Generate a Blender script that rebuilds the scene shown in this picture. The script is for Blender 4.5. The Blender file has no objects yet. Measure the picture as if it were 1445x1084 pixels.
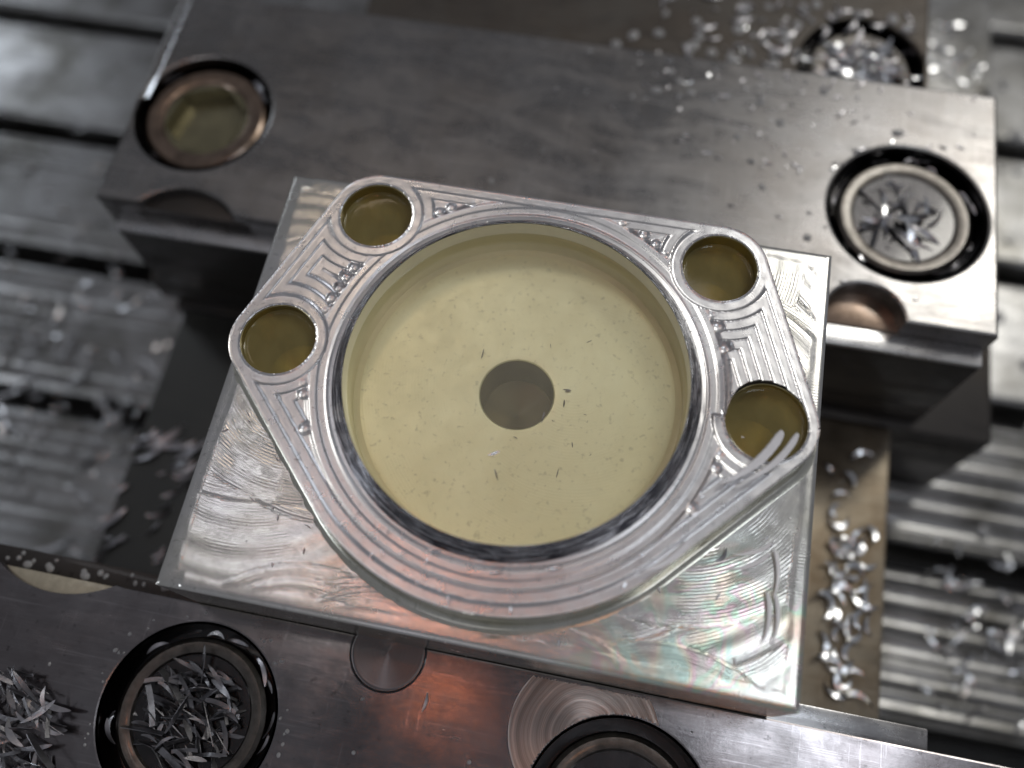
import bpy, bmesh, math, random
import numpy as np
from mathutils import Vector, Matrix

# ------------------------------------------------------------------ scale: all builders work in millimetres, 1 unit = 10 mm
S = 0.1
SC = bpy.context.scene
COL = SC.collection
rng = random.Random(7)
nrs = np.random.RandomState(11)

# ------------------------------------------------------------------ camera
cd = bpy.data.cameras.new('camera')
cam = bpy.data.objects.new('camera', cd); COL.objects.link(cam)
cd.sensor_width = 36.0
cd.lens = 1252.53 / 1445 * 36
Rm = ((0.98099243, 0.19201681, -0.02798913),
      (0.1676407, -0.9112816, -0.37611494),
      (-0.09772637, 0.36427379, -0.92615018))
mw = Matrix(((Rm[0][0], -Rm[1][0], -Rm[2][0], 13.41549 * S),
             (Rm[0][1], -Rm[1][1], -Rm[2][1], -50.32245 * S),
             (Rm[0][2], -Rm[1][2], -Rm[2][2], 138.98242 * S),
             (0, 0, 0, 1)))
cam.matrix_world = mw
cd.clip_start = 0.1; cd.clip_end = 500
cd.dof.use_dof = True
cd.dof.focus_distance = 148 * S
cd.dof.aperture_fstop = 0.065
SC.camera = cam

# ------------------------------------------------------------------ world and lamps (workshop light inside the milling machine, plus added reflection lamps)
W = bpy.data.worlds.new('World'); SC.world = W; W.use_nodes = True
bg = W.node_tree.nodes['Background']
bg.inputs[0].default_value = (0.86, 0.88, 0.95, 1); bg.inputs[1].default_value = 0.185

def lamp(name, pos, target, sx, sy, radiance, color, spread=180):
    L = bpy.data.lights.new(name, 'AREA'); L.shape = 'RECTANGLE'
    L.size = sx * S; L.size_y = sy * S
    L.energy = radiance * math.pi * sx * S * sy * S
    L.color = color; L.spread = math.radians(spread)
    o = bpy.data.objects.new(name, L); COL.objects.link(o)
    p = Vector(pos) * S; t = Vector(target) * S
    o.location = p
    o.rotation_euler = (t - p).to_track_quat('-Z', 'Y').to_euler()
    return o
lamp('window_lamp', (235, 390, 470), (10, 10, 0), 220, 230, 2.5, (1.0, 0.98, 0.93))
lamp('jaw_end_reflection_lamp', (310, 400, 460), (40, 30, 0), 90, 220, 12.0, (1.0, 0.97, 0.88))  # added lamp, no known source: brightens the right end of the rear jaw
lamp('floor_band_reflection_lamp', (-235, 75, 460), (-30, -20, 0), 18, 170, 4.5, (0.95, 0.95, 1.0))  # added so the floor ripples at left reflect light bands
lamp('floor_band_reflection_lamp', (-150, 10, 470), (-30, -20, 0), 12, 90, 4.0, (1.0, 0.93, 0.85))  # second added lamp, also for reflections at left
lamp('lip_glint_lamp', (-400, -190, 110), (-10, -10, 0), 120, 60, 6.0, (0.88, 0.93, 1.0))  # added low lamp to put a glint on the lower left lip
lamp('lip_glint_lamp', (400, -270, 90), (10, -10, 0), 120, 50, 5.0, (0.92, 0.94, 1.0))  # its added partner, for the glint on the lower right lip
lamp('machine_lamp', (185, -10, 430), (20, -10, 0), 70, 110, 6.0, (0.88, 0.94, 1.0))
lamp('ceiling_lamp', (-60, 260, 620), (-20, 0, 0), 120, 120, 1.6, (0.9, 0.93, 1.0))
lamp('left_edge_glint_lamp', (-420, 300, 110), (-60, 40, 0), 50, 60, 7.0, (0.85, 0.92, 1.0))  # added low lamp for the light streak along the left edges
lamp('pool_glow_lamp', (-139, 225, 450), (-20, 10, 0), 40, 70, 7.5, (1.0, 0.80, 0.62))  # added lamp to give the pool a peach reflection
lamp('ring_glint_lamp', (-80, 34, 450), (-8, -30, 0), 8, 36, 26.0, (1.0, 0.32, 0.14))  # added thin lamp to put an orange glint on the ring
lamp('front_lamp', (-60, -420, 330), (0, 0, 0), 200, 100, 0.6, (0.95, 0.95, 1.0))
lamp('red_reflection_lamp', (-55, -36, 440), (0, -40, 0), 7, 30, 15.0, (1.0, 0.28, 0.1))  # added lamp standing in for something orange reflected from above
lamp('orange_reflection_lamp', (130, -150, 420), (30, -30, 0), 34, 60, 3.2, (1.0, 0.42, 0.18))  # added lamp for orange reflections, no such source known

SC.view_settings.view_transform = 'Standard'
SC.view_settings.look = 'None'
SC.view_settings.exposure = 0.0
SC.view_settings.gamma = 1.0

# ------------------------------------------------------------------ material helpers
class NT:
    def __init__(s, name):
        s.m = bpy.data.materials.new(name); s.m.use_nodes = True
        s.t = s.m.node_tree; s.b = s.t.nodes['Principled BSDF']; s.out = s.t.nodes['Material Output']
    def n(s, typ, **kw):
        x = s.t.nodes.new(typ)
        for k, v in kw.items(): setattr(x, k, v)
        return x
    def l(s, a, b): s.t.links.new(a, b)
    def coord(s, scale=(1, 1, 1), rot=(0, 0, 0), kind='Object'):
        c = s.n('ShaderNodeTexCoord'); m = s.n('ShaderNodeMapping')
        m.inputs['Scale'].default_value = scale; m.inputs['Rotation'].default_value = rot
        s.l(c.outputs[kind], m.inputs[0]); return m.outputs[0]
    def noise(s, vec, scale, detail=4, rough=0.55, dist=0.0):
        x = s.n('ShaderNodeTexNoise'); x.inputs['Scale'].default_value = scale
        x.inputs['Detail'].default_value = detail; x.inputs['Roughness'].default_value = rough
        x.inputs['Distortion'].default_value = dist
        s.l(vec, x.inputs['Vector']); return x.outputs[0]
    def ramp(s, fac, stops):
        x = s.n('ShaderNodeValToRGB'); e = x.color_ramp.elements
        while len(e) < len(stops): e.new(0.5)
        for i, (p, c) in enumerate(stops):
            e[i].position = p; e[i].color = (c, c, c, 1) if isinstance(c, (int, float)) else (*c, 1)
        s.l(fac, x.inputs[0]); return x.outputs[0]
    def mix(s, fac, a, b, typ='MIX'):
        x = s.n('ShaderNodeMix', data_type='RGBA', blend_type=typ)
        for i, v in ((0, fac), (6, a), (7, b)):
            if isinstance(v, (int, float)): x.inputs[i].default_value = v
            elif isinstance(v, tuple): x.inputs[i].default_value = (*v, 1)
            else: s.l(v, x.inputs[i])
        return x.outputs[2]
    def math(s, op, a, b=0.0, c=0.0):
        x = s.n('ShaderNodeMath', operation=op)
        for i, v in enumerate((a, b, c)):
            if isinstance(v, (int, float)): x.inputs[i].default_value = v
            else: s.l(v, x.inputs[i])
        return x.outputs[0]
    def bump(s, h, strength=0.3, dist=0.01, normal=None):
        x = s.n('ShaderNodeBump'); x.inputs['Strength'].default_value = strength
        x.inputs['Distance'].default_value = dist; s.l(h, x.inputs['Height'])
        if normal is not None: s.l(normal, x.inputs['Normal'])
        return x.outputs[0]
    def attr(s, name):
        x = s.n('ShaderNodeAttribute', attribute_name=name); return x.outputs['Fac']
    def set(s, **kw):
        for k, v in kw.items():
            k = k.replace('_', ' ')
            i = s.b.inputs[k]
            if isinstance(v, (int, float)): i.default_value = v
            elif isinstance(v, tuple): i.default_value = (*v, 1)
            else: s.l(v, i)

def mat_milled(name, base=(0.82, 0.82, 0.8), tint=(0.72, 0.71, 0.56), rough=0.26, feed_amp=0.35, oil=False, warp=2.0, midamp=0.4, sw=0.5, kw=2.2):
    """bare milled aluminium: feed marks follow the 'feed' attribute (mm along the cutter path)"""
    m = NT(name); v = m.coord()
    big = m.noise(v, 0.55, 4, 0.6)
    col = m.mix(m.ramp(big, [(0.35, 0.0), (0.7, 0.75)]), base, tint)
    spots = m.ramp(m.noise(v, 9, 3, 0.7), [(0.3, 0.55), (0.42, 1.0)])
    col = m.mix(0.55, col, spots, 'MULTIPLY')
    if oil:
        # thin rainbow film of oil, only in patches of the right hand side
        f = m.noise(v, 0.75, 2, 0.5, 1.6)
        hue = m.ramp(f, [(0.38, (0.95, 0.62, 0.45)), (0.44, (0.95, 0.82, 0.55)), (0.48, (0.5, 0.9, 0.6)), (0.52, (0.9, 0.5, 0.62)),
                         (0.56, (0.95, 0.85, 0.6)), (0.61, (0.55, 0.88, 0.75))])
        msk = m.attr('oil')
        col = m.mix(m.math('MULTIPLY', m.math('MULTIPLY', msk, m.ramp(m.noise(v, 0.7, 2), [(0.45, 0.0), (0.6, 1.0)])), 0.5), col, hue)
    feed = m.attr('feed'); msk = m.attr('mark')
    ph = m.math('ADD', m.math('MULTIPLY', feed, 2 * math.pi / 0.52), m.math('MULTIPLY', m.noise(v, 2.5, 2), warp * 2))
    sine = m.math('MULTIPLY', m.math('SINE', ph), m.ramp(m.noise(v, 1.6, 3, 0.6), [(0.42, 0.0), (0.62, 1.0)]))
    cb = m.n('ShaderNodeCombineXYZ'); m.l(m.math('MULTIPLY', feed, 1.9), cb.inputs[0]); m.l(m.math('MULTIPLY', big, 6.0), cb.inputs[1])
    streak = m.noise(cb.outputs[0], 1.0, 3, 0.6)
    h = m.math('MULTIPLY', m.math('ADD', m.math('MULTIPLY', sine, sw), m.math('MULTIPLY', streak, kw)), msk)
    fine = m.noise(v, 60, 3, 0.7)
    h2 = m.math('ADD', m.math('MULTIPLY', h, feed_amp), m.math('MULTIPLY', fine, 0.42))
    mid = m.noise(v, 5, 3, 0.6)
    h3 = m.math('ADD', h2, m.math('MULTIPLY', mid, midamp))
    r = m.math('ADD', m.math('MULTIPLY', m.noise(v, 3.0, 4, 0.65), 0.22), rough - 0.08)
    m.set(Base_Color=col, Metallic=1.0, Roughness=r, Normal=m.bump(h3, 0.45, 0.004))
    return m.m

def mat_steel(name, base=(0.3, 0.29, 0.29), dark=(0.12, 0.11, 0.1), stain=(0.2, 0.16, 0.11), rough=0.3, grain=(0.6, 40, 8), stainfac=0.5, coat=0.25, bumpamt=0.16):
    m = NT(name); v = m.coord(); g = m.coord(grain)
    br = m.noise(g, 1.5, 5, 0.7)
    col = m.mix(m.ramp(br, [(0.3, 0.0), (0.7, 1.0)]), dark, base)
    col = m.mix(0.45, base, col)
    st = m.ramp(m.noise(v, 0.45, 6, 0.65, 0.4), [(0.42, 0.0), (0.68, 1.0)])
    col = m.mix(m.math('MULTIPLY', st, stainfac), col, stain)
    pit = m.ramp(m.noise(v, 5.5, 5, 0.75), [(0.31, 0.35), (0.40, 1.0)])
    col = m.mix(0.8, col, pit, 'MULTIPLY')
    # smears of wet film and long fine scratches
    sm = m.ramp(m.noise(m.coord((0.5, 1.6, 1), (0, 0, 0.5)), 0.7, 6, 0.7, 1.6), [(0.4, 0.0), (0.62, 1.0)])
    sc1 = m.ramp(m.noise(m.coord((0.35, 16, 1), (0, 0, 0.35)), 1.2, 3, 0.75), [(0.60, 0.0), (0.66, 1.0)])
    sc2 = m.ramp(m.noise(m.coord((14, 0.5, 1), (0, 0, -0.5)), 1.1, 3, 0.75), [(0.62, 0.0), (0.68, 1.0)])
    scr = m.math('MAXIMUM', sc1, sc2)
    col = m.mix(m.math('MULTIPLY', scr, 0.2), col, tuple(min(1, q * 2.0) for q in base))
    r = m.math('ADD', m.math('ADD', m.math('MULTIPLY', m.noise(v, 1.1, 5, 0.7), 0.3), m.math('MULTIPLY', sm, 0.12)), rough - 0.17)
    h = m.math('ADD', m.math('MULTIPLY', br, 0.5), m.math('MULTIPLY', m.noise(v, 14, 4, 0.7), 0.8))
    m.set(Base_Color=col, Metallic=1.0, Roughness=r, Normal=m.bump(h, bumpamt, 0.008), Coat_Weight=coat, Coat_Roughness=0.1)
    return m.m

def mat_rough_cut(name):
    """bright metal cut in ragged steps round the axis"""
    m = NT(name)
    a = m.n('ShaderNodeUVMap'); mp = m.n('ShaderNodeMapping'); mp.inputs['Scale'].default_value = (30, 16, 1)
    m.l(a.outputs[0], mp.inputs[0])
    f = m.noise(mp.outputs[0], 1.0, 5, 0.7)
    col = m.mix(m.ramp(f, [(0.47, 0.0), (0.63, 1.0)]), (0.035, 0.035, 0.045), (0.78, 0.79, 0.83))  # dark reflections put into the colour as near-black streaks
    m.set(Base_Color=col, Metallic=1.0, Roughness=0.16, Normal=m.bump(f, 0.6, 0.02), Coat_Weight=0.3, Coat_Roughness=0.08)
    return m.m

def mat_liquid(name, body, through, fac, rough=0.06, cloud=0.1):
    m = NT(name); v = m.coord()
    d = m.n('ShaderNodeBsdfDiffuse'); t = m.n('ShaderNodeBsdfTransparent'); g = m.n('ShaderNodeBsdfGlossy')
    n = m.noise(v, 0.35, 3, 0.5)
    c2 = tuple(x * 0.86 for x in body)
    m.l(m.mix(m.ramp(n, [(0.35, 0.0), (0.65, 1.0)]), body, c2), d.inputs[0])
    t.inputs[0].default_value = (*through, 1)
    g.inputs['Roughness'].default_value = rough
    mx = m.n('ShaderNodeMixShader'); m.l(m.math('ADD', m.math('MULTIPLY', m.noise(v, 0.55, 4, 0.6, 0.8), cloud * 2), fac - cloud), mx.inputs[0])
    m.l(t.outputs[0], mx.inputs[1]); m.l(d.outputs[0], mx.inputs[2])
    fr = m.n('ShaderNodeFresnel'); fr.inputs[0].default_value = 1.36
    m2 = m.n('ShaderNodeMixShader'); m.l(fr.outputs[0], m2.inputs[0]); m.l(mx.outputs[0], m2.inputs[1]); m.l(g.outputs[0], m2.inputs[2])
    b = m.bump(m.noise(v, 0.8, 2), 0.15, 0.03)
    m.l(b, g.inputs['Normal']); m.l(b, fr.inputs['Normal'])
    m.l(m2.outputs[0], m.out.inputs[0])
    return m.m

def mat_flat(name, base, rough=0.4, metallic=1.0, var=0.3, scale=2.0, coat=0.3, bump=0.2):
    m = NT(name); v = m.coord()
    n = m.noise(v, scale, 5, 0.65)
    col = m.mix(m.ramp(n, [(0.3, 0.0), (0.7, 1.0)]), tuple(x * (1 - var) for x in base), base)
    m.set(Base_Color=col, Metallic=metallic, Roughness=rough, Normal=m.bump(m.noise(v, scale * 8, 4, 0.7), bump, 0.01),
          Coat_Weight=coat, Coat_Roughness=0.08)
    return m.m

M = {}
M['floor'] = mat_milled('milled_aluminium_floor', base=(0.76, 0.75, 0.75), oil=True, tint=(0.60, 0.585, 0.51), rough=0.21, feed_amp=1.2, midamp=0.12, sw=0.8, kw=0.8)
M['boss'] = mat_milled('milled_aluminium_terraces', base=(0.78, 0.78, 0.8), tint=(0.62, 0.6, 0.6), rough=0.27, feed_amp=0.5, warp=1.0, midamp=0.1)
M['wall'] = mat_milled('milled_aluminium_wall', base=(0.74, 0.73, 0.67), tint=(0.56, 0.55, 0.44), rough=0.2, feed_amp=0.2)
M['lip'] = mat_rough_cut('ragged_cut_aluminium')
M['bore'] = mat_flat('wet_bored_aluminium', (0.88, 0.83, 0.63), 0.5, 0.3, 0.12, 1.2, 0.2, 0.1)
M['bore_floor'] = mat_milled('wet_bore_floor_aluminium', (0.97, 0.98, 0.80), (0.88, 0.86, 0.66), 0.33, 0.35, False, 1.0, 0.3)
M['bore_floor'].node_tree.nodes['Principled BSDF'].inputs['Metallic'].default_value = 0.75
M['hole'] = mat_flat('wet_drilled_aluminium', (0.55, 0.48, 0.25), 0.35, 1.0, 0.3, 1.5, 0.3, 0.15)
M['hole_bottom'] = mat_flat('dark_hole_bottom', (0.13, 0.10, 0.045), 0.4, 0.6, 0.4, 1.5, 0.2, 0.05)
M['pool'] = mat_liquid('milky_cutting_fluid', (0.70, 0.64, 0.42), (0.97, 0.95, 0.84), 0.17, cloud=0.13, rough=0.16)
M['pool_dark'] = mat_liquid('amber_cutting_fluid', (0.50, 0.42, 0.17), (0.85, 0.75, 0.42), 0.35, cloud=0.3)
M['jaw'] = mat_steel('ground_jaw_steel', (0.275, 0.27, 0.27), (0.18, 0.17, 0.17), (0.17, 0.15, 0.135), 0.27)
M['jaw_near'] = mat_steel('ground_jaw_steel_near', (0.28, 0.265, 0.275), (0.12, 0.105, 0.11), (0.10, 0.075, 0.075), 0.15, bumpamt=0.08)
M['ledge'] = mat_steel('ledge_steel', (0.6, 0.6, 0.62), (0.3, 0.3, 0.3), (0.25, 0.2, 0.15), 0.25, stainfac=0.4)
M['dark_shaded_steel'] = mat_steel('dark_shaded_body_steel', (0.06, 0.055, 0.053), (0.05, 0.05, 0.05), (0.07, 0.055, 0.04), 0.45)  # also carries the painted shade of the rear base and jaw fronts
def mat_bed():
    m = mat_steel('stained_shaded_bed_steel', (0.30, 0.26, 0.2), (0.17, 0.13, 0.09), (0.13, 0.085, 0.045), 0.36, stainfac=0.8)
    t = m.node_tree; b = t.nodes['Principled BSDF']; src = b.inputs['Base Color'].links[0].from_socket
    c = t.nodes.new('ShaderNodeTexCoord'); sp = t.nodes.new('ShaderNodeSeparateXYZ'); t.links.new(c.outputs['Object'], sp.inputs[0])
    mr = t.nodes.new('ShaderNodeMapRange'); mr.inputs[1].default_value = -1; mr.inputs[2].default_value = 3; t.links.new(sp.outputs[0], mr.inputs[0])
    mx = t.nodes.new('ShaderNodeMix'); mx.data_type = 'RGBA'; t.links.new(mr.outputs[0], mx.inputs[0]); mx.inputs[6].default_value = (0.07, 0.07, 0.065, 1)  # left end painted dark in place of its dark reflections
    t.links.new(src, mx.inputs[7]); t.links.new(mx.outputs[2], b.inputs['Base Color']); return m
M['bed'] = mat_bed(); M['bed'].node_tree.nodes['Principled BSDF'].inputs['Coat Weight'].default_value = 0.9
M['body'] = mat_steel('vise_body_steel', (0.12, 0.11, 0.1), (0.07, 0.065, 0.06), (0.09, 0.07, 0.055), 0.45)
M['table'] = mat_steel('table_iron', (0.38, 0.38, 0.385), (0.16, 0.16, 0.16), (0.11, 0.105, 0.09), 0.33, stainfac=0.85, grain=(0.5, 14, 8))
M['slot'] = mat_flat('slot_iron', (0.05, 0.05, 0.05), 0.5, 0.8)
M['screw'] = mat_flat('black_oxide_screw', (0.17, 0.155, 0.14), 0.33, 1.0, 0.6, 3.0, 0.5, 0.4)
M['copper_screw'] = mat_flat('coppery_worn_screw', (0.30, 0.22, 0.17), 0.28, 1.0, 0.55, 2.0, 0.4, 0.3)
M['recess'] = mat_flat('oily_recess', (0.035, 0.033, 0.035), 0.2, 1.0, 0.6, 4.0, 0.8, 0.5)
M['cream'] = mat_flat('dirty_cream_shelf', (0.5, 0.46, 0.36), 0.5, 0.6, 0.4, 3.0, 0.2, 0.3)
M['chip'] = mat_flat('bright_chip', (0.86, 0.87, 0.9), 0.2, 1.0, 0.15, 5.0, 0.2, 0.3)
M['chip_grey'] = mat_flat('grey_chip', (0.5, 0.49, 0.52), 0.32, 1.0, 0.3, 5.0, 0.3, 0.4)
M['recess_chip'] = mat_flat('dark_grey_chip', (0.26, 0.255, 0.27), 0.3, 1.0, 0.45, 5.0, 0.3, 0.5)
M['white_chip'] = mat_flat('white_ridged_chip', (0.92, 0.92, 0.95), 0.42, 0.25, 0.12, 5.0, 0.2, 0.5)
M['brass'] = mat_flat('coolant_in_socket', (0.26, 0.235, 0.14), 0.22, 0.7, 0.35, 2.0, 0.6, 0.1)
_d = NT('coolant_drop')
_d.set(Base_Color=(0.62, 0.63, 0.65), Roughness=0.08, IOR=1.45, Transmission_Weight=0.55)
M['drop'] = _d.m

# ------------------------------------------------------------------ object helpers
def link(name, me, mat=None, parent=None, loc=(0, 0, 0), rot=(0, 0, 0)):
    o = bpy.data.objects.new(name, me); COL.objects.link(o)
    if mat is not None:
        me.materials.clear(); me.materials.append(mat)
    o.location = Vector(loc) * S; o.rotation_euler = rot
    if parent is not None: o.parent = parent
    return o

def thing(name, label, cat, loc=(0, 0, 0), group=None):
    o = bpy.data.objects.new(name, None); COL.objects.link(o)
    o.empty_display_size = 0.3
    o.location = Vector(loc) * S; o['label'] = label; o['category'] = cat
    if group: o['group'] = group
    return o

def tag(o, label, cat, group=None, kind=None):
    o['label'] = label; o['category'] = cat
    if group: o['group'] = group
    if kind: o['kind'] = kind
    return o

def mesh_np(name, V, F, smooth=True, attrs=None, sharp=None):
    """V in mm (n,3), F list/array of faces (all same size if array)"""
    me = bpy.data.meshes.new(name)
    V = np.asarray(V, float) * S
    if isinstance(F, np.ndarray):
        k = F.shape[1]
        me.vertices.add(len(V)); me.vertices.foreach_set('co', V.ravel())
        me.loops.add(F.size); me.loops.foreach_set('vertex_index', F.ravel().astype(np.int32))
        me.polygons.add(len(F))
        me.polygons.foreach_set('loop_start', np.arange(0, F.size, k, dtype=np.int32))
        me.polygons.foreach_set('loop_total', np.full(len(F), k, dtype=np.int32))
        me.update(calc_edges=True)
    else:
        me.from_pydata([tuple(v) for v in V], [], F); me.update()
    if smooth:
        me.polygons.foreach_set('use_smooth', np.ones(len(me.polygons), bool))
    if attrs:
        for k, a in attrs.items():
            at = me.attributes.new(k, 'FLOAT', 'POINT'); at.data.foreach_set('value', np.asarray(a, np.float32))
    me.validate()
    if sharp: 
        me.set_sharp_from_angle(angle=math.radians(sharp))
    return me

def box_me(name, x0, x1, y0, y1, z0, z1, bev=0.5, seg=2):
    bm = bmesh.new(); bmesh.ops.create_cube(bm, size=1)
    for v in bm.verts:
        v.co = Vector(((x0 + x1) / 2 + v.co.x * (x1 - x0), (y0 + y1) / 2 + v.co.y * (y1 - y0), (z0 + z1) / 2 + v.co.z * (z1 - z0))) * S
    if bev: bmesh.ops.bevel(bm, geom=bm.edges[:], offset=bev * S, segments=seg, affect='EDGES', profile=0.6)
    me = bpy.data.meshes.new(name); bm.to_mesh(me); bm.free()
    for p in me.polygons: p.use_smooth = True
    me.set_sharp_from_angle(angle=math.radians(35))
    return me

def lathe(name, prof, seg=96, a0=0.0, a1=2 * math.pi, wob=None, uv=False, sharp=30):
    """prof: list of (r,z) in mm, revolved about z"""
    full = abs(a1 - a0 - 2 * math.pi) < 1e-6
    n = seg if full else seg + 1
    A = a0 + (a1 - a0) * np.arange(n) / seg
    V = []
    for j, (r, z) in enumerate(prof):
        rr = r + (wob(A, j) if wob else 0)
        V.append(np.stack([rr * np.cos(A), rr * np.sin(A), z + 0 * A], 1))
    V = np.concatenate(V)
    F = []
    for j in range(len(prof) - 1):
        for i in range(seg):
            i2 = (i + 1) % n
            F.append((j * n + i, j * n + i2, (j + 1) * n + i2, (j + 1) * n + i))
    me = mesh_np(name, V, np.array(F), sharp=sharp)
    if uv:
        u = me.uv_layers.new(name='UVMap')
        uvs = []
        k = max(1, len(prof) - 1)
        for j in range(len(prof) - 1):
            for i in range(seg):
                uvs += [(i / seg, j / k), ((i + 1) / seg, j / k), ((i + 1) / seg, (j + 1) / k), (i / seg, (j + 1) / k)]
        u.data.foreach_set('uv', np.array(uvs, np.float32).ravel())
    return me

def plate_with_holes(name, outline, circles, z0, z1, bev=0.5):
    """solid block from a 2-D outline with round holes right through, edges eased"""
    cu = bpy.data.curves.new(name, 'CURVE'); cu.dimensions = '2D'; cu.fill_mode = 'BOTH'
    def spl(pts):
        s = cu.splines.new('POLY'); s.points.add(len(pts) - 1)
        for p, (x, y) in zip(s.points, pts): p.co = (x * S, y * S, 0, 1)
        s.use_cyclic_u = True
    spl(outline)
    for (x, y, r) in circles:
        spl([(x + (r + bev) * math.cos(a), y + (r + bev) * math.sin(a)) for a in np.linspace(0, 2 * math.pi, 97)[:-1]])
    cu.extrude = ((z1 - z0) / 2 - bev) * S; cu.bevel_depth = bev * S; cu.bevel_resolution = 1; cu.offset = -bev * S
    o = bpy.data.objects.new(name, cu); COL.objects.link(o)
    dg = bpy.context.evaluated_depsgraph_get()
    me = bpy.data.meshes.new_from_object(o.evaluated_get(dg))
    bpy.data.objects.remove(o); bpy.data.curves.remove(cu)
    zc = (z0 + z1) / 2 * S
    for v in me.vertices: v.co.z += zc
    for p in me.polygons: p.use_smooth = True
    me.set_sharp_from_angle(angle=math.radians(25))
    me.name = name
    return me

def arc(cx, cy, r, a0, a1, n):
    return [(cx + r * math.cos(math.radians(a)), cy + r * math.sin(math.radians(a))) for a in np.linspace(a0, a1, n)]

def disc_me(name, r, men=0.35, seg=96):
    return lathe(name, [(r, men), (r - 0.25, men * 0.35), (r - 0.7, 0.06), (r - 1.4, 0), (0.01, 0)], seg, sharp=None)

# ================================================================== THE SETTING: machine table under the vise
ZT = -100.0
table = thing('machine_table', 'grey cast iron slotted machine table far below the vise', 'machine table', (0, 0, ZT))
del table['category']; del table['label']
table['kind'] = 'structure'
def slat(y0, y1, x0, x1, ribs, pitch, depth, zt=0.0, seedv=0):
    """one land of the slotted table; ribs are real machined ridges running along x"""
    ys = np.arange(y0, y1 + 1e-6, 0.5)
    e = np.minimum(ys - y0, y1 - ys)
    z = zt - np.where(e < 1.5, (1.5 - e) ** 2 * 0.5, 0)
    if ribs:
        ph = (ys / pitch) % 1.0
        z = z - depth * np.clip(np.abs(ph - 0.5) * 2 - 0.55, 0, 1) / 0.45
        z = z + depth * 0.25 * np.cos(2 * np.pi * ph)
    yy = np.concatenate([[ys[0]], ys, [ys[-1]]]); zz = np.concatenate([[zt - 18], z, [zt - 18]])
    xs = np.array([x0, x1])
    V = np.array([(x, y, zq) for x in xs for y, zq in zip(yy, zz)]); n = len(yy)
    F = np.array([(i, i + 1, n + i + 1, n + i) for i in range(n - 1)])[:, ::-1]
    return mesh_np('slat', V, F, sharp=40)
slots = [-78, -32, 14, 60, 106, 152, 198, 244]
for i in range(len(slots) - 1):
    y0, y1 = slots[i] + 3.5, slots[i + 1] - 3.5
    for side in (0, 1):
        x0, x1 = (-420, -60) if side == 0 else (60, 420)
        pitch, dep = ((4.6, 0.8) if side == 0 else (6.6, 1.8))
        ribs = (y1 < 110) if side == 0 else (y1 < 60)
        link('slat', slat(y0, y1, x0, x1, ribs, pitch, dep), M['table'], table)
link('slot_floor', box_me('slot_floor', -420, 420, -200, 330, -24, -17, 0), M['slot'], table)
link('table_core', box_me('table_core', -59.5, 59.5, -72, 240, -16, 0, 0), M['slot'], table)

# ================================================================== VISE BODY
ZJ = -20.0
body = thing('milling_vise', 'stained steel body of the vise running under both jaws', 'vise body', (0, 0, ZT))
bz = -ZT
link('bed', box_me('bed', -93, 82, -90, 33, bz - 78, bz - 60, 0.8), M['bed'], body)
link('base', box_me('base', -92, 81, -89, 32, 0.3, bz - 78.2, 0.5), M['dark_shaded_steel'], body)
link('rear_base', box_me('rear_base', -96, 105, 33.2, 97.9, 0.3, bz - 60, 1.2), M['dark_shaded_steel'], body)  # front half of the rear base, painted dark for the shadow on it
link('rear_shelf', box_me('rear_shelf', -96, 105.6, 98, 190, 0.3, bz - 60.2, 1.2), M['table'], body)
link('rear_block', plate_with_holes('rear_block', [(-60, 99), (77, 99), (77, 170), (-60, 170)], [(61.5, 111, 14)], bz - 59.8, bz - 30, 0.8), M['body'], body)

def cap_screw(parent, x, y, z, r, recess_r, depth, socket_r, hexa, matscrew, socket_mat, tilt=0.0):
    """counterbored socket screw: recess liner, washer ring, head with socket"""
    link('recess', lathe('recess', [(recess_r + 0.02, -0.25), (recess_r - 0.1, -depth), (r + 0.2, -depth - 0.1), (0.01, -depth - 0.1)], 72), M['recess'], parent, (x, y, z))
    h = -depth + 0.1
    top = -1.6 if depth > 3 else -0.5
    hd = link('screw_head', lathe('screw_head', [(r, h), (r, top - 1.2), (r - 0.25, top - 0.5), (r - 1.0, top), (socket_r + 1.3, top),
              (socket_r + 0.5, top - 0.25), (socket_r, top - 0.9)], 72), matscrew, parent, (x, y, z))
    k = 6 if hexa else 48
    V = []
    for zz, rr in ((top - 0.75, socket_r * (1.0)), (top - 4.0, socket_r * 0.97)):
        for i in range(k):
            a = 2 * math.pi * (i + 0.3) / k; V.append((rr * math.cos(a), rr * math.sin(a), zz))
    F = [(i, (i + 1) % k, k + (i + 1) % k, k + i) for i in range(k)] + [tuple(range(k, 2 * k))]
    # the flat ring between the hexagon and the chamfer
    ring0 = len(V)
    for i in range(48):
        a = 2 * math.pi * i / 48; V.append((socket_r * 1.02 * math.cos(a), socket_r * 1.02 * math.sin(a), top - 0.72))
    F += [tuple(range(ring0, ring0 + 48))] if not hexa else []
    if hexa:
        for i in range(48):
            j = int(((i + 0.5) / 48.0 * k - 0.3) % k); j2 = (j + 1) % k
            F.append((ring0 + i, ring0 + (i + 1) % 48, j2, j) if ((i + 1) / 48.0 * k - 0.3) % k < (i / 48.0 * k - 0.3) % k or True else None)
    sk = link('socket', mesh_np('socket', np.array(V), F, smooth=False), socket_mat, hd)
    return hd

# screw of the rear block, heaped over with chips
cap_screw(body, 61.5, 111, bz - 30, 12.3, 14, 6, 8, False, M['screw'], M['screw'])

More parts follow.
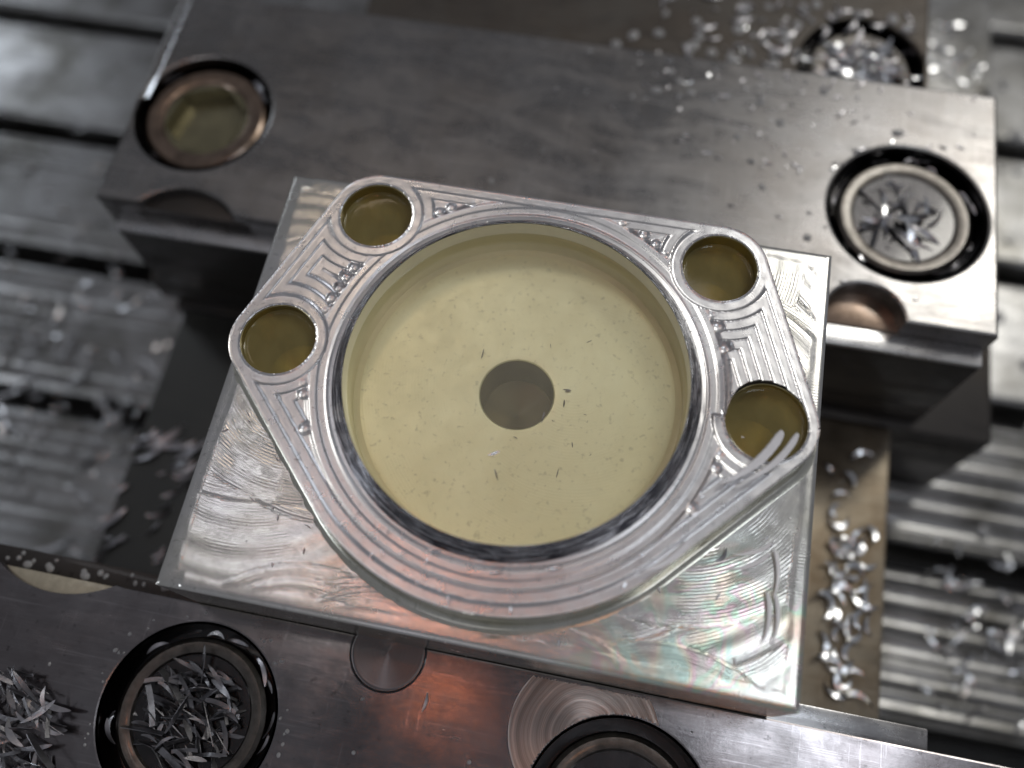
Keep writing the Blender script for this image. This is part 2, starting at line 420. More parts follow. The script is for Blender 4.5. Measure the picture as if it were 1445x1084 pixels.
# ================================================================== REAR JAW
rj = thing('vise_jaw', 'long rear steel jaw behind the aluminium block, brightest at its right end', 'vise jaw', (0, 0, -60))
rz = 60
out = [(-100, 39)] + [(-91, 39)] + arc(-79.5, 30.5, 13.6, 140, 40, 16)[0:] + [(-67, 39)] + [(54.6, 39)] + arc(62.4, 38.6, 7.8, 176, 3, 22) + [(88, 39), (88, 98), (-100, 98)]
link('jaw_block', plate_with_holes('jaw_block', out, [(-84, 64, 14.7), (69.8, 64.8, 15.5)], rz - 59.8, rz + ZJ, 0.7), M['jaw'], rj)
link('step', box_me('step', -96, 87, 34.6, 38.95, rz - 26.2, rz - 25, 0.3), M['ledge'], rj)
link('front_face', box_me('front_face', -96, 87, 34.7, 38.93, rz - 50, rz - 26.25, 0.2), M['dark_shaded_steel'], rj)  # painted dark for the occlusion under the ledge
link('lower_face', box_me('lower_face', -99.5, 87.5, 35.2, 38.9, 0.3, rz - 50.1, 0.5), M['dark_shaded_steel'], rj)  # the same shade put into the colour lower down
link('notch_floor', box_me('notch_floor', 54, 71, 38.97, 47.5, rz - 29, rz - 24.5, 0.2), M['copper_screw'], rj)
link('notch_floor', box_me('notch_floor', -92, -66, 38.97, 46, rz - 27, rz - 22.2, 0.2), M['dark_shaded_steel'], rj)
link('edge_flat', mesh_np('edge_flat', [(-100.06,66,-2.1),(-100.06,97.5,-2.1),(-97.4,97.5,0.05),(-97.4,66,0.05),(-100.06,66,-0.75),(-100.06,97.5,-0.75)], [(4,3,2,5),(0,4,5,1),(0,3,4),(1,5,2)], smooth=False), M['chip'], rj, (0, 0, rz + ZJ))  # added bright bevel, tilted to show a light streak along this edge
cap_screw(rj, -84, 64, rz + ZJ, 13.9, 14.7, 7, 9.3, True, M['copper_screw'], M['brass'])
cap_screw(rj, 69.8, 64.8, rz + ZJ, 13.9, 15.5, 7, 10.2, False, M['screw'], M['recess'])

# ================================================================== NEAR JAW
nj = thing('vise_jaw', 'near steel jaw in front of the aluminium block, with swirl mark and small disc', 'vise jaw', (0, -39, -60))
out = [(-150, -39)] + [(-90, -39)] + arc(-77, -21.5, 20.6, 237, 303, 24) + [(-64, -39)] + [(150, -39), (150, -130), (-150, -130)]
out = [(x, y + 39) for x, y in out]
link('jaw_block', plate_with_holes('jaw_block', out, [(-46, -18.3, 15.1), (27.8, -19.8, 15.2)], 2, rz + ZJ, 0.35), M['jaw_near'], nj)
link('step', box_me('step', -140, -40.1, 0.04, 3.8, rz - 50, rz - 25, 0.35), M['dark_shaded_steel'], nj)['label'] = 'wet left half of the step, coloured dark where no lamp is reflected, dotted with beads'
link('step', box_me('step', -40, 78, 0.04, 3.8, rz - 50, rz - 25, 0.35), M['ledge'], nj)  # rest of the step in bright steel, lamp reflection put into its colour
link('notch_floor', box_me('notch_floor', -95, -58, -4.5, -0.05, rz - 28, rz - 21.6, 0.1), M['cream'], nj)
cap_screw(nj, -46, -18.3, rz + ZJ, 13.2, 15.1, 7, 10.0, False, M['screw'], M['recess'])
cap_screw(nj, 27.8, -19.8, rz + ZJ, 13.2, 15.2, 7, 10.0, False, M['screw'], M['recess'])
# turned disc plug and swirl-milled spot, both with round feed grooves standing a hair proud
def turned(name, r, pitch, h, hole=0.0):
    pr = []
    q = r
    pr.append((r, 0)); pr.append((r - 0.15, h))
    while q > max(hole, 0.3) + pitch:
        q -= pitch / 2; pr.append((q, h - 0.05)); q -= pitch / 2; pr.append((q, h))
    pr.append((max(hole, 0.02), h))
    return lathe(name, pr, 96, sharp=None)
def mat_turned(name, base, amt=1.0):
    m = NT(name); v = m.coord()
    tg = m.n('ShaderNodeTangent', direction_type='RADIAL', axis='Z')
    m.l(tg.outputs[0], m.b.inputs['Tangent'])
    ln = m.n('ShaderNodeVectorMath', operation='LENGTH'); m.l(v, ln.inputs[0])
    cb = m.n('ShaderNodeCombineXYZ'); m.l(m.math('ADD', m.math('MULTIPLY', ln.outputs['Value'], 9.0), m.math('MULTIPLY', m.noise(v, 0.8, 2), 1.5)), cb.inputs[0])
    rn = m.noise(cb.outputs[0], 1.0, 4, 0.8)
    col = m.mix(m.ramp(rn, [(0.35, 0.0), (0.65, 1.0)]), tuple(q * (1 - 0.5 * amt) for q in base), tuple(min(1, q * (1 + 0.45 * amt)) for q in base))
    m.set(Base_Color=col, Metallic=1.0, Roughness=0.36, Anisotropic=0.9, Normal=m.bump(rn, 0.5 * amt, 0.01))
    return m.m
M['turned'] = mat_turned('turned_steel', (0.42, 0.37, 0.35))
M['turned_dark'] = mat_turned('turned_dark_steel', (0.2, 0.185, 0.19), 0.12)
link('disc_plug', turned('disc_plug', 6.3, 0.9, 0.12), M['turned_dark'], nj, (-14.8, -1.0 - 0.8, rz + ZJ))
# swirl spot as an annulus sector outside the screw recess
def swirl_me():
    V = []; F = []
    cx, cy = 20.5, -8.5; nR, nA = 50, 160
    ok = {}
    for i in range(nR + 1):
        r = 1.8 + (12.6 - 1.8) * i / nR
        for j in range(nA):
            a = 2 * math.pi * j / nA
            V.append((r * math.cos(a), r * math.sin(a), 0.05 + 0.035 * math.cos(i * math.pi)))
    for i in range(nR):
        for j in range(nA):
            q = [i * nA + j, i * nA + (j + 1) % nA, (i + 1) * nA + (j + 1) % nA, (i + 1) * nA + j]
            if all(math.hypot(V[k][0] + cx - 27.8, V[k][1] + cy + 19.8) > 15.6 and V[k][1] + cy < -0.6 for k in q): F.append(tuple(q))
    return mesh_np('swirl_mark', np.array(V), F)
link('plug_groove', lathe('plug_groove', [(6.75, 0.02), (6.6, 0.07), (6.36, 0.02)], 96), M['recess'], nj, (-14.8, -1.8, rz + ZJ))
link('swirl_mark', swirl_me(), M['turned'], nj, (20.5, -8.5, rz + ZJ))

# ================================================================== THE ALUMINIUM WORKPIECE
CX, CY = 0.0, 2.3
HOLES = [(-29.8, 28.3, 6.25), (-39.9, 2.3, 6.25), (29.8, 28.3, 6.25), (39.8, 2.3, 6.45)]
RB, RL, RZ = 27.4, 29.5, 33.4
Z0, DZ, ST, ZR = 7.4, 0.5, 1.95, 7.9
HX, HY = 50.0, 38.94

def hull(pts):
    pts = sorted(set(pts))
    def half(P):
        h = []
        for p in P:
            while len(h) > 1 and (h[-1][0] - h[-2][0]) * (p[1] - h[-2][1]) - (h[-1][1] - h[-2][1]) * (p[0] - h[-2][0]) <= 0: h.pop()
            h.append(p)
        return h
    a = half(pts); b = half(pts[::-1]); return a[:-1] + b[:-1]
pts = []
for x, y, r in HOLES:
    pts += [(x + 8.2 * math.cos(a), y + 8.2 * math.sin(a)) for a in np.linspace(0, 2 * math.pi, 181)[:-1]]
pts += [(CX + 37.3 * math.cos(a), CY + 37.3 * math.sin(a)) for a in np.linspace(math.pi * 1.02, math.pi * 1.98, 400)]
OUT = np.array(hull([(round(a, 5), round(b, 5)) for a, b in pts]))
E0 = OUT; E1 = np.roll(OUT, -1, 0); ED = E1 - E0; EL = np.hypot(*ED.T); ET = ED / EL[:, None]; EN = np.stack([-ET[:, 1], ET[:, 0]], 1)
ES = np.concatenate([[0], np.cumsum(EL)[:-1]])
def edge_dist(P):
    """distance to the outline (positive inside) and arc length of the foot point"""
    best = np.full(len(P), 1e9); s = np.zeros(len(P)); foot = np.zeros((len(P), 2)); sign = np.full(len(P), 1e9)
    for i in range(len(OUT)):
        d = P - E0[i]; t = np.clip(d @ ET[i], 0, EL[i]); q = E0[i] + t[:, None] * ET[i]
        dd = np.hypot(*(P - q).T); m = dd < best
        best[m] = dd[m]; s[m] = ES[i] + t[m]; foot[m] = q[m]
        sign = np.minimum(sign, d @ EN[i])
    return np.where(sign >= 0, best, -best), s, foot

def boss_height(P, dE, sE):
    x, y = P[:, 0], P[:, 1]
    r = np.hypot(x - CX, y - CY); th = np.arctan2(y - CY, x - CX)
    d = dE.copy(); s = sE.copy()
    for hx, hy, hr in HOLES:
        q = np.hypot(x - hx, y - hy) - hr - 0.15
        a = np.arctan2(y - hy, x - hx) * hr * 1.3
        if (hx, hy) == (39.8, 2.3):  # this hole was cut later, straight through the terraces above it
            q = np.where((y > 2) & (x > 30), 50, q)
        m = q < d; s = np.where(m, a, s); d = np.where(m, q, d)
    k = np.floor(d / ST); t = d / ST - k; k = np.clip(k, 0, 6)
    wob = 0.008 * np.sin(s * 1.7 + k * 2)
    prof = np.where(t < 0.1, 0.16 * (1 - t / 0.1) ** 1.5, 0.0)
    u = np.clip((t - 0.72) / 0.28, 0, 1)
    prof = prof + (DZ + 0.16) * (1 - np.sqrt(np.clip(1 - u * u, 0, 1)))
    z = Z0 + k * DZ + prof + wob * (t > .1) * (t < .6)
    mark = ((t > 0.1) & (t < 0.6)).astype(float) * (0.22 + 0.55 * np.clip((-2 - y) / 8, 0, 1))
    # ring land round the bore
    n = len(x)
    tt = np.minimum(np.abs(t - 0.42), 1) * ST
    notch = (np.maximum(r - RZ, 0)) ** 2 + tt ** 2
    zr = ZR - 0.28 * np.exp(-((r - 30.5) / 0.16) ** 2) + 0.10 * np.clip((30.3 - r), 0, 1) \
        - 0.12 * np.clip((r - 31.9) / 0.25, 0, 1) + 0.02 * np.sin(th * 5 + 1) * (r > 30.9)
    web = (k >= 1) & (d < 40)
    inz = np.clip((RZ - r) / 0.35 + 0.5, 0, 1)
    inz = np.where(k < 1, 0, inz)
    zz = z * (1 - inz) + np.minimum(z + 5 * (z < 0), zr) * inz
    # ball-ended notches where each terrace pass ran out at the ring
    cand = np.where(web & (k >= 1) & (np.abs(r - RZ - 0.55) < 0.12) & (np.abs(t - 0.45) < 0.12) & (d < 9))[0]
    cen = []
    for c_ in cand:
        p_ = P[c_]
        if all((p_[0] - a_) ** 2 + (p_[1] - b_) ** 2 > 4.6 for a_, b_ in cen): cen.append((p_[0], p_[1]))
    for a_, b_ in cen:
        q_ = (x - a_) ** 2 + (y - b_) ** 2
        rr_ = 0.98 + 0.15 * math.sin(a_ * 3 + b_)
        zs = ZR + 0.42 - np.sqrt(np.clip(rr_ ** 2 - q_, 0, None)) * 0.5
        m_ = q_ < rr_ ** 2
        zz = np.where(m_, np.minimum(zz, zs), zz)
    mark = np.where(inz > 0.5, 0.1, mark)
    feed = np.where(inz > 0.5, th * 33, s)
    return zz, mark, feed

def snapped_grid(step, x0, x1, y0, y1, inside_d, project):
    """regular grid whose boundary verts are pulled on to the outline.
    inside_d(P)->signed distance (positive inside); project(P,mask)->P"""
    nx = int((x1 - x0) / step) + 1; ny = int((y1 - y0) / step) + 1
    X, Y = np.meshgrid(x0 + step * np.arange(nx), y0 + step * np.arange(ny), indexing='ij')
    P = np.stack([X.ravel(), Y.ravel()], 1)
    return P, nx, ny

step = 0.17
nx, ny = int(97 / step) + 2, int(73.5 / step) + 2
X, Y = np.meshgrid(-48.5 + step * np.arange(nx), -35.6 + step * np.arange(ny), indexing='ij')
P = np.stack([X.ravel(), Y.ravel()], 1)
dE, sE, foot = edge_dist(P)
lim = 0.72 * step
sd = dE.copy()
Q = P.copy()
m = np.abs(dE) < lim; Q[m] = foot[m]
def circ_snap(Q, sd, cx, cy, r):
    v = P - (cx, cy); q = np.hypot(*v.T); d = q - r
    m = np.abs(d) < lim
    Q[m] = np.array((cx, cy)) + v[m] / q[m][:, None] * r
    return np.minimum(sd, d)
for hx, hy, hr in HOLES: sd = circ_snap(Q, sd, hx, hy, hr)
sd = circ_snap(Q, sd, CX, CY, RL)
idx = np.arange(nx * ny).reshape(nx, ny)
Fq = np.stack([idx[:-1, :-1], idx[1:, :-1], idx[1:, 1:], idx[:-1, 1:]], -1).reshape(-1, 4)
keep = (sd[Fq] > -lim).all(1) & (sd[Fq].mean(1) > -0.02)
Fq = Fq[keep]
used = np.unique(Fq); remap = np.full(nx * ny, -1); remap[used] = np.arange(len(used)); Fq = remap[Fq]
Q = Q[used]
dE, sE, foot = edge_dist(Q)
z, mark, feed = boss_height(Q, np.maximum(dE, 0), sE)

wp = thing('aluminium_workpiece', 'silvery aluminium block with round bore and four corner holes, clamped in the vise', 'metal part', (0, 0, -25))
WZ = 25
top = link('terraced_top', mesh_np('terraced_top', np.column_stack([Q, z]), Fq, attrs={'feed': feed, 'mark': mark, 'oil': np.zeros(len(z))}), M['boss'], wp, (0, 0, WZ))

# outer wall of the raised boss, with a fillet down to the floor
N = 900
sP = np.linspace(0, EL.sum(), N, endpoint=False)
ii = np.clip(np.searchsorted(ES, sP, side='right') - 1, 0, len(OUT) - 1)
LP = E0[ii] + ET[ii] * (sP - ES[ii])[:, None]
# smooth normals
LT = np.roll(LP, -1, 0) - np.roll(LP, 1, 0); LT /= np.hypot(*LT.T)[:, None]; LN = np.stack([LT[:, 1], -LT[:, 0]], 1)
prof = [(0.0, Z0 + 0.16), (0.05, Z0 - 0.3), (0.0, Z0 - 0.5), (0.02, 4.5), (0.02, 1.6), (0.18, 0.9), (0.5, 0.4), (1.0, 0.12), (1.6, 0.02)]
V = []
for o_, z_ in prof:
    V.append(np.column_stack([LP + LN * o_, np.full(N, z_)]))
V = np.concatenate(V)
V[:, 1] = np.minimum(V[:, 1], HY - 0.3); V[:, 0] = np.clip(V[:, 0], -HX + .3, HX - .3)
F = np.array([(j * N + i, j * N + (i + 1) % N, (j + 1) * N + (i + 1) % N, (j + 1) * N + i) for j in range(len(prof) - 1) for i in range(N)])[:, ::-1]
fd = np.tile(sP, len(prof))
link('boss_wall', mesh_np('boss_wall', V, F, attrs={'feed': fd, 'mark': np.full(len(V), 0.5), 'oil': np.zeros(len(V))}), M['wall'], wp, (0, 0, WZ))

# floor of the block round the boss: overlapping cutter sweeps, each a shade out of level
st2 = 0.3
nx, ny = int(2 * HX / st2) + 1, int(2 * HY / st2) + 1
gx = np.linspace(-HX, HX, nx); gy = np.linspace(-HY, HY, ny)
X, Y = np.meshgrid(gx, gy, indexing='ij'); PF = np.stack([X.ravel(), Y.ravel()], 1)
dF, sF, _ = edge_dist(PF); dO = -dF
zf = np.zeros(len(PF)); fe = sF.copy(); mk = np.full(len(PF), 0.6)
r2 = np.random.RandomState(5)
evs = []
for cxn, cyn in ((-46, -35), (46, -35), (-46, 36), (46, 34)):
    for i in range(16):
        f = i / 15.0
        a_ = math.atan2(-cyn, -cxn) + r2.uniform(-1.0, 1.0)
        R_ = r2.uniform(20, 38); c0 = (cxn * (1.02 - 0.3 * f) + 6 * r2.uniform(-1, 1), cyn * (1.02 - 0.25 * f) + 4 * r2.uniform(-1, 1))
        evs.append((c0[0] + math.cos(a_) * R_, c0[1] + math.sin(a_) * R_, R_, c0))
for i in range(10):
    x_ = r2.uniform(-40, 40); R_ = r2.uniform(16, 26); evs.append((x_, -36 - R_ + r2.uniform(2, 5), R_, (x_, -34)))
for (ex, ey, er, c0) in evs:
    v = PF - (ex, ey); q = np.hypot(*v.T); m_ = q < er
    ta, tm = r2.uniform(0, 2 * np.pi), r2.uniform(0.002, 0.009)
    vc = np.clip(PF - c0, -12, 12)
    zl = (vc[:, 0] * math.cos(ta) + vc[:, 1] * math.sin(ta)) * tm + r2.uniform(-0.01, 0.01) \
        + r2.uniform(0.014, 0.034) * (1.15 if ex < 0 else 0.9) * np.sin(q * 2 * np.pi / r2.uniform(2.2, 5.5) + r2.uniform(0, 6)) - 0.02 * np.clip((q - er + 1.2) / 1.2, 0, 1) ** 2
    w = np.clip((er - q) / 0.35, 0, 1)
    zf = np.where(m_, zf * (1 - w) + zl * w, zf)
    fe = np.where(m_, q, fe); mk = np.where(m_, r2.uniform(0.2, 1.0), mk)
# margin round the edge: eased outwards, with a fine raised line at its inner side
ed = np.minimum(HX - np.abs(PF[:, 0]), HY - np.abs(PF[:, 1]))
band = 2.8 + 0.25 * np.sin(PF[:, 0] * 0.3) * np.sin(PF[:, 1] * 0.23)
tb = np.clip(ed / band, 0, 1)
zm = -np.where(PF[:, 0] < -46, 0.4, 0.10) * (1 - tb) - 0.35 * np.clip(1 - ed / 0.7, 0, 1) ** 2 + 0.05 * np.sin(tb * np.pi)
wb = np.clip((band - ed) / 1.1, 0, 1); wb = wb * wb * (3 - 2 * wb)
zf = zf * (1 - wb) + zm * wb
alongx = (HX - np.abs(PF[:, 0])) < (HY - np.abs(PF[:, 1]))
fe = np.where(ed < band, np.where(alongx, PF[:, 1], PF[:, 0]), fe); mk = np.where(ed < band, 0.18, mk)
oil = np.clip((PF[:, 0] - 12) / 14, 0, 1) * np.clip((-12 - PF[:, 1]) / 10, 0, 1)
idx = np.arange(nx * ny).reshape(nx, ny)
FF = np.stack([idx[:-1, :-1], idx[1:, :-1], idx[1:, 1:], idx[:-1, 1:]], -1).reshape(-1, 4)
FF = FF[(dO[FF] > -1.2).all(1)]
link('milled_floor', mesh_np('milled_floor', np.column_stack([PF, zf]), FF, attrs={'feed': fe, 'mark': mk, 'oil': oil}), M['floor'], wp, (0, 0, WZ))
# sides of the block
V = []; F = []
per = [(x, -HY) for x in gx] + [(HX, y) for y in gy[1:]] + [(x, HY) for x in gx[::-1][1:]] + [(-HX, y) for y in gy[::-1][1:-1]]
n = len(per)
for zz_, o_ in ((None, 0), (-1.6, 0.03), (-12, 0.03), (-25, 0.0)):
    V += [(x, y, (-0.35 - 0.1 if x > -HX + 0.01 and x > -46 else -0.75) + 0.0 if zz_ is None else zz_) for x, y in per]
for j in range(3):
    F += [((j + 1) * n + i, (j + 1) * n + (i + 1) % n, j * n + (i + 1) % n, j * n + i) for i in range(n)]
link('block_side', mesh_np('block_side', V, F, attrs={'feed': np.arange(len(V)) % n * 0.3, 'mark': np.full(len(V), 0.4), 'oil': np.zeros(len(V))}, sharp=40), M['wall'], wp, (0, 0, WZ))

# raised ragged lip, bore wall, bore floor with its centre hole
rag = np.random.RandomState(3)
def wobf(A, j):
    n = len(A); base = np.zeros(n)
    if j in (2, 3, 4):
        w = rag.uniform(-1, 1, n); base = np.convolve(np.r_[w, w[:6]], np.ones(5) / 5, 'same')[:n] * 0.14
    return base
link('bore_lip', lathe('bore_lip', [(29.75, ZR - 0.4), (29.5, ZR + 0.15), (28.9, 8.95), (28.3, 9.5), (28.0, 9.9), (27.7, 10.35), (27.42, 10.42), (27.4, 10.2)], 720, wob=wobf, uv=True, sharp=60), M['lip'], wp, (CX, CY, WZ))
link('bore_wall', lathe('bore_wall', [(27.4, 10.21), (27.4, 1.95), (27.25, 1.68), (26.2, 1.6)], 192), M['bore'], wp, (CX, CY, WZ))
fl = lathe('bore_floor', [(26.2, 1.6)] + [(r_, 1.0 + 0.0009 * r_ * r_) for r_ in np.arange(26, 6.5, -0.5)] + [(6.35, 1.0), (6.15, 0.8)], 240)
co = np.zeros(len(fl.vertices) * 3); fl.vertices.foreach_get('co', co); co = co.reshape(-1, 3) / S
for nm, vals in (('feed', np.hypot(co[:, 0] - 9, co[:, 1] - 4)), ('mark', np.full(len(co), 0.8)), ('oil', np.zeros(len(co)))):
    at = fl.attributes.new(nm, 'FLOAT', 'POINT'); at.data.foreach_set('value', vals.astype(np.float32))
link('bore_floor', fl, M['bore_floor'], wp, (CX, CY, WZ))
link('centre_hole_wall', lathe('centre_hole_wall', [(6.15, 0.8), (6.12, -8.0)], 96), M['hole'], wp, (CX, CY, WZ))
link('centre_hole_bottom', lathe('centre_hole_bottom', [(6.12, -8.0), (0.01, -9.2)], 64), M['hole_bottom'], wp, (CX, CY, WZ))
for hx, hy, hr in HOLES:
    link('hole_wall', lathe('hole_wall', [(hr + 0.04, Z0 - 0.02), (hr - 0.05, Z0 - 0.1), (hr - 0.05, -9), (hr * 0.6, -11), (0.01, -12)], 80), M['hole'], wp, (hx, hy, WZ))

# ================================================================== COOLANT lying in the bore and the holes
o = link('coolant_pool', disc_me('coolant_pool', 27.36, 0.2, 160), M['pool'], None, (CX, CY, 6.9))
tag(o, 'pale milky yellow coolant filling the large round bore', 'coolant')
lb = ['dark amber coolant in the upper left corner hole of the aluminium block', 'dark amber coolant in the leftmost hole, beside the big bore',
      'dark amber coolant in the upper right corner hole of the aluminium block', 'dark amber coolant in the rightmost hole, with two bright curled chips over its edge']
for (hx, hy, hr), L, lz in zip(HOLES, lb, (5.0, 5.6, 4.6, 6.1)):
    o = link('coolant_pool', disc_me('coolant_pool', hr - 0.06, 0.3, 64), M['pool_dark'], None, (hx, hy, lz))
    tag(o, L, 'coolant', 'coolant pools in the corner holes')

# ================================================================== CHIPS
def chip_me(name, L, w, th, curl, twist, taper=1.0, ridges=0, seed=0, blunt=False):
    """sickle-shaped milling chip: a curved, twisted, tapering ribbon with real thickness"""
    r = random.Random(seed); n = 24
    V = []; F = []
    for i in range(n + 1):
        u = i / n; a = curl * (u - 0.5)
        if abs(curl) > 1e-3:
            R_ = L / curl; cx, cz = R_ * math.sin(a), R_ * (1 - math.cos(a))
        else: cx, cz = L * (u - .5), 0
        ww = w * (math.sin(math.pi * min(1, max(0.03, u))) ** 0.55 if taper else 1.0) * 0.5
        if blunt: ww = w * 0.5 * min(1.0, (u * 1.6) ** 0.8 + 0.04) * (1 - max(0, (u - 0.88) / 0.12) ** 2 * 0.55)
        tw = twist * (u - 0.5)
        rid = (0.12 * th * (1 if i % 2 else -1)) if ridges else 0
        for sgn_w, sgn_t in ((-1, -1), (1, -1), (1, 1), (-1, 1)):
            ly, lz = sgn_w * ww, sgn_t * th * 0.5 + 0.25 * w * (1 - abs(sgn_w) * 0.0) * 0 + rid
            y = ly * math.cos(tw) - lz * math.sin(tw); zz = ly * math.sin(tw) + lz * math.cos(tw)
            V.append((cx, y + cz, zz))
    for i in range(n):
        for j in range(4):
            F.append((i * 4 + j, i * 4 + (j + 1) % 4, (i + 1) * 4 + (j + 1) % 4, (i + 1) * 4 + j))
    F += [(3, 2, 1, 0), (n * 4, n * 4 + 1, n * 4 + 2, n * 4 + 3)]
    return mesh_np(name, V, F, sharp=50)

chipM = [chip_me('metal_chip', 7, 1.1, 0.12, 1.1, 0.8, seed=1), chip_me('metal_chip', 9, 1.3, 0.14, 0.5, 1.2, seed=2),
         chip_me('metal_chip', 5.5, 1.0, 0.12, 1.8, 0.4, seed=3), chip_me('metal_chip', 10, 1.5, 0.15, 0.7, -0.9, seed=4),
         chip_me('metal_chip', 4, 0.9, 0.1, 0.3, 0.5, seed=5)]
for me in chipM: me.materials.append(M['chip_grey'])
chipD = [chip_me('metal_chip', 8, 1.15, 0.16, 0.25, 0.3, taper=0.0, seed=6), chip_me('metal_chip', 10, 1.2, 0.18, 0.15, 0.9, seed=7),
         chip_me('metal_chip', 6, 0.8, 0.14, 0.6, -0.5, taper=0.0, seed=8), chip_me('metal_chip', 7, 1.5, 0.15, 0.35, 0.4, seed=9), chip_me('metal_chip', 4.5, 0.7, 0.12, 0.9, 0.4, seed=10)]
for me in chipD: me.materials.append(M['recess_chip'])
chipB = [m_.copy() for m_ in chipM]
for me in chipB:
    me.materials.clear(); me.materials.append(M['chip'])

def put_chip(me, x, y, z, rz_, tilt, roll, sc, label, group, cat='metal chip', name='metal_chip'):
    if STUFF is not None:
        STUFF.append((me, x, y, z, rz_, tilt, roll, sc)); return
    o = bpy.data.objects.new(name, me); COL.objects.link(o)
    o.location = Vector((x, y, z)) * S
    o.rotation_euler = (roll, tilt, rz_); o.scale = (sc, sc, sc)
    o['label'] = label; o['category'] = cat
    if group: o['group'] = group
    return o

STUFF = None
def stuff_end(name, label, cat):
    global STUFF
    Vs = []; Fs = []; n0 = 0; mats = []; mi = []
    for me, x, y, z, rz_, tilt, roll, sc in STUFF:
        Mx = (Matrix.Translation(Vector((x, y, z))) @ Matrix.Rotation(rz_, 4, 'Z') @ Matrix.Rotation(tilt, 4, 'Y') @ Matrix.Rotation(roll, 4, 'X') @ Matrix.Scale(sc, 4))
        if me.materials[0] not in mats: mats.append(me.materials[0])
        for v in me.vertices: Vs.append(Mx @ (v.co / S))
        for p in me.polygons: Fs.append([n0 + i for i in p.vertices]); mi.append(mats.index(me.materials[0]))
        n0 += len(me.vertices)
    me = mesh_np(name, np.array(Vs), Fs, sharp=50)
    for m_ in mats: me.materials.append(m_)
    if len(me.polygons) == len(mi): me.polygons.foreach_set('material_index', mi)
    o = bpy.data.objects.new(name, me); COL.objects.link(o)
    tag(o, label, cat, kind='stuff'); STUFF = None
def heap(cx, cy, z, r, n, label, group, meshes, smin, smax, hz, seedv, angles=None, tilt=0.35):
    q = random.Random(seedv)
    for i in range(n):
        a = q.uniform(0, 2 * math.pi); rr = r * math.sqrt(q.random())
        me = q.choice(meshes); sc = q.uniform(smin, smax)
        ang = q.gauss(*angles) if angles else q.uniform(0, math.pi)
        put_chip(me, cx + rr * math.cos(a) * 0.9, cy + rr * math.sin(a) * 0.9, z + q.uniform(0.2, hz), ang,
                 q.uniform(-tilt, tilt), q.uniform(-1.2, 1.2), sc, label, group)

heap(-46, -57.3, -25.5, 9.6, 150, 'grey sliver chip heaped in the chip-filled screw recess at lower left of the near jaw', 'chips in the lower left screw recess', chipD + chipD[:3] + chipD + chipM[:1], 0.5, 1.1, 5.6, 21, (2.95, 0.6))
STUFF = []
heap(27.8, -58.8, -25.5, 8.6, 50, 'grey sliver chip in the screw recess cut off by the bottom edge', 'chips in the bottom screw recess', chipM, 0.45, 0.9, 4.0, 22)
stuff_end('chip_litter', 'fine chips littering the screw recess at the bottom edge', 'chips')
heap(69.8, 64.8, -24.4, 8.4, 60, 'pale chip packed in the screw recess at the right end of the rear jaw', 'chips in the right screw recess', chipM[:3] + chipD[:4] + chipB[:3], 0.6, 1.3, 3.2, 23)
STUFF = []
heap(61.5, 111, -33.5, 10.5, 90, 'pale chip heaped over the screw behind the rear jaw', 'chips over the farthest screw', chipB + chipM[:2], 0.7, 1.4, 4.0, 24)
stuff_end('chip_litter', 'pale blurred chips heaped over the screw behind the rear jaw', 'chips')
heap(-77, -68.5, -19.5, 14, 76, 'grey sliver chip in the loose pile at the lower left corner', 'chips piled at the lower left corner', chipD + chipM[:2] + chipB[:1], 0.5, 1.0, 5.0, 25, (-0.4, 0.5))
STUFF = []
heap(-77, -68.5, -19.6, 13.5, 150, '', '', chipD + chipM[:1], 0.3, 0.7, 4.0, 26, (-0.4, 0.7))
heap(-46, -57.3, -25.6, 9.6, 90, '', '', chipD, 0.3, 0.6, 4.6, 27)
stuff_end('chip_litter', 'fine grey slivers matted among the larger chips at the lower left of the near jaw', 'chips')
STUFF = []
# slivers caught in the dark gap round the screw heads
q = random.Random(31)
for (cx, cy, r_, n_, who) in ((-46, -57.3, 14.0, 16, 'lower left'), (27.8, -58.8, 14.0, 12, 'bottom'), (69.8, 64.8, 14.5, 14, 'right end'), (-84, 64, 14.0, 8, 'far left')):
    for i in range(n_):
        a = q.uniform(0, 2 * math.pi)
        put_chip(q.choice(chipM + chipB[2:3]), cx + r_ * math.cos(a), cy + r_ * math.sin(a), -21.2 - q.uniform(0, 1.2), a + math.pi / 2 + q.uniform(-.3, .3), 0.1, q.uniform(-.8, .8), q.uniform(.3, .7),
                 'tiny sliver caught in the dark gap round the %s screw' % who, 'slivers round the %s screw' % who)

stuff_end('chip_litter', 'tiny slivers caught in the dark gaps round the jaw screws', 'chips')
# murky coolant standing in the two right hand screw recesses, over the chips
M['murky'] = mat_liquid('murky_cutting_fluid', (0.30, 0.29, 0.24), (0.85, 0.85, 0.78), 0.2, rough=0.05, cloud=0.18)
o = link('coolant_pool', disc_me('coolant_pool', 10.9, 0.3, 64), M['murky'], None, (69.8, 64.8, -22.8)); tag(o, 'murky grey coolant half covering the chips in the right end screw of the rear jaw', 'coolant')
